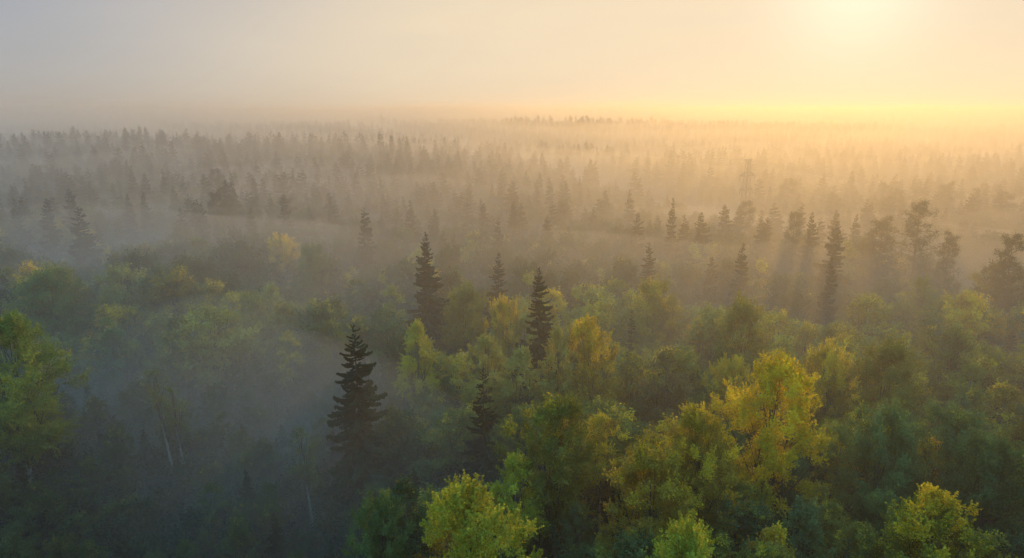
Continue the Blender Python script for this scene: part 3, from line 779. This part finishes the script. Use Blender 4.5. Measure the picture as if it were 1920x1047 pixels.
# ------------------------------------------------------------------ power line
def pylon(x, y, H, label):
    root = obj('power_pylon', None); root.location = (x, y, ground(x, y) - 0.1)
    root.rotation_euler = (0, 0, math.atan2(ld[1], ld[0]) - math.pi / 2)
    tag(root, label, 'pylon', None)
    def hw(z): return np.interp(z, [0, H * 0.62, H * 0.78, H], [2.3, 0.95, 0.85, 0.5])
    for sx in (-1, 1):
        for sy in (-1, 1):
            zs = [0, H * 0.62, H * 0.78, H]
            obj('leg', mesh_quads('leg', tube_quads([[sx * hw(z), sy * hw(z), z] for z in zs], [0.15, 0.13, 0.12, 0.11], 4), [M['steel']]), root)
    zs = list(np.linspace(0, H * 0.62, 6)) + list(np.linspace(H * 0.62, H, 7))[1:]
    for a, b in zip(zs[:-1], zs[1:]):
        qs = []
        for s in (-1, 1):
            for (p, r) in ((hw(a), hw(b)),):
                qs += [beam([-p, s * p, a], [r, s * r, b], 0.06), beam([p, s * p, a], [-r, s * r, b], 0.06),
                       beam([s * p, -p, a], [s * r, r, b], 0.06), beam([s * p, p, a], [s * r, -r, b], 0.06),
                       beam([-r, s * r, b - 0.07], [r, s * r, b - 0.07], 0.09)]
        obj('bracing', mesh_quads('bracing', np.concatenate(qs), [M['steel']]), root)
    ends = []
    for z, w, hgt in ((H - 5.2, 3.1, 1.3), (H - 9.8, 2.6, 1.0)):
        qs = []
        for s in (-1, 1):
            k = hw(z)
            for sy in (-1, 1):
                qs += [beam([s * k, sy * k, z], [s * w, 0, z], 0.15), beam([s * k, sy * k, z + hgt], [s * w, 0, z + 0.05], 0.15)]
                for f in (0.33, 0.66):
                    xx = s * (k + (w - k) * f)
                    qs.append(beam([xx, sy * k * (1 - f), z], [xx, sy * k * (1 - f), z + hgt * (1 - f)], 0.09))
            ins = tube_quads([[s * w, 0, z], [s * w, 0, z - 0.3], [s * w, 0, z - 0.35], [s * w, 0, z - 1.5], [s * w, 0, z - 1.55]], [0.03, 0.03, 0.12, 0.12, 0.03], 6)
            obj('insulator', mesh_quads('insulator', ins, [M['steel']]), root)
            ends.append((s * w, z - 1.55))
        obj('crossarm', mesh_quads('crossarm', np.concatenate(qs), [M['steel']]), root)
    qs = [beam([-1.45, 0, H], [1.45, 0, H], 0.18)] + [beam([s * 1.45, 0, H], [s * hw(H - 1), 0, H - 1.2], 0.05) for s in (-1, 1)]
    obj('top_bar', mesh_quads('top_bar', np.concatenate(qs), [M['steel']]), root)
    ends += [(-1.45, H), (1.45, H)]
    bpy.context.view_layer.update()
    return [root.matrix_world @ Vector((a, 0, z)) for a, z in ends]
P3 = LINE1 + ld * 285
e1 = pylon(LINE1[0], LINE1[1], 31.3 - ground(*LINE1), 'lattice steel power pylon with wide crossarm above the amber mist')
e0 = pylon(LINE0[0], LINE0[1], 34, 'tiny far power pylon at the edge of the distant mist')
e2 = pylon(P3[0], P3[1], 30, 'near power pylon carrying the wires past the pines')
for a, b, sag, lab in [(e0, e1, 9, 'wire running from the far pylon to the amber mist pylon'), (e1, e2, 5, 'wire running from the amber mist pylon past the pines')]:
    for p, q in zip(a, b):
        s = np.linspace(0, 1, 25)
        P = np.array(p)[None] * (1 - s[:, None]) + np.array(q)[None] * s[:, None]
        P[:, 2] -= sag * 4 * s * (1 - s)
        w = obj('power_wire', mesh_quads('power_wire', tube_quads(P, np.full(25, 0.02), 4), [M['steel']]))
        tag(w, lab, 'wire', lab.replace('wire ', 'wires ', 1))

# ------------------------------------------------------------------ mist lying in the woods, and the haze over everything
def mist_top(X, Y, h0, seed, y_r, y_l):
    n = np.zeros_like(X)
    for s, a in ((95, 3.6), (42, 1.9), (19, 0.9)):
        ph = seed * 1.7
        n += a * np.sin(X / s * 2.3 + ph + 1.3 * np.sin(Y / s * 1.7 + ph)) * np.cos(Y / s * 2.0 - ph + 1.1 * np.sin(X / s * 1.3))
    g = ground_np(X, Y)
    side = 1 / (1 + np.exp((X / np.maximum(Y, 20) + 0.06) / 0.09))                          # more of it on the clearing's side
    y0 = 0 if y_r is None else y_r + (y_l - y_r) * side + 12 * np.sin(X / 37 + seed) + 6 * np.sin(X / 15 - seed)
    t = np.clip((Y - y0) / 85.0, 0, 1)
    thick = t * t * (3 - 2 * t)
    low = np.where(Y > 220, g, np.minimum(g, 1.5)) - 2.0
    ff = np.clip((Y - 95) / 75, 0, 1)                                                  # far off only the thin upper mist covers the crowns
    h0 = h0 + (4.0 if h0 > 33 else -0.26 * h0) * ff
    if y_r is None:                                                                     # a bank pooled in the clearing
        xb = X + 0.40 * Y + 6 * np.sin(Y / 14) + 3 * np.sin(Y / 6 + X / 9)
        thick = np.exp(-(np.abs(xb) / 33.0) ** 2.6) * np.exp(-(np.abs(Y - 92 - 5 * np.sin(X / 9)) / 46.0) ** 2.6)
    top = low + (h0 + n * 1.25 + 2.0) * thick
    return np.where((np.abs(X) > 2400) | (Y > 3400), low, top)
mx_ = axis(2500, 5, 1.04); mxs = np.concatenate([-mx_[:0:-1], mx_])
mys = 12 + axis(3500, 5, 1.025)
for i, (h0, dens, y_r, y_l) in enumerate(MIST + [(11.0, 0.012, None, None), (18.0, 0.009, None, None)]):
    v, f = sheet(mxs, mys, lambda X, Y: mist_top(X, Y, h0, i + 1.0, y_r, y_l))
    nx, ny = len(mxs), len(mys); n0 = len(v)
    vb = v.copy(); vb[:, 2] = -14.0
    allv = np.concatenate([v, vb])
    fb = f[:, ::-1] + n0
    rim = list(range(nx)) + [k * nx + nx - 1 for k in range(1, ny)] + [(ny - 1) * nx + k for k in range(nx - 2, -1, -1)] + [k * nx for k in range(ny - 2, 0, -1)]
    side = [(rim[(k + 1) % len(rim)], rim[k], rim[k] + n0, rim[(k + 1) % len(rim)] + n0) for k in range(len(rim))]
    me = bpy.data.meshes.new('mist'); me.from_pydata(allv.tolist(), [], f.tolist() + fb.tolist() + side)
    me.materials.append(volume_material('mist_air', dens, HAZE_G))
    for p in me.polygons: p.use_smooth = False
    o = obj('mist', me)
    tag(o, ['dense morning mist lying on the forest floor', 'morning mist drifting between the crowns', 'thin morning mist over the treetops', 'faint upper mist above the treetops', 'faintest mist reaching above the tallest trees', 'thick low mist bank pooled in the clearing', 'thin mist drifting over the clearing'][i], 'mist', kind='stuff')
import bmesh
bm = bmesh.new(); bmesh.ops.create_cube(bm, size=1.0)
me = bpy.data.meshes.new('haze'); bm.to_mesh(me); bm.free()
me.materials.append(volume_material('haze_air', HAZE_D, HAZE_G))
hz = obj('haze', me); zb = -16.0
hz.scale = (10400, 6200, HAZE_TOP - zb); hz.location = (0, 2600, (HAZE_TOP + zb) / 2)
tag(hz, 'pale morning haze filling the air above the forest', 'haze', kind='stuff')
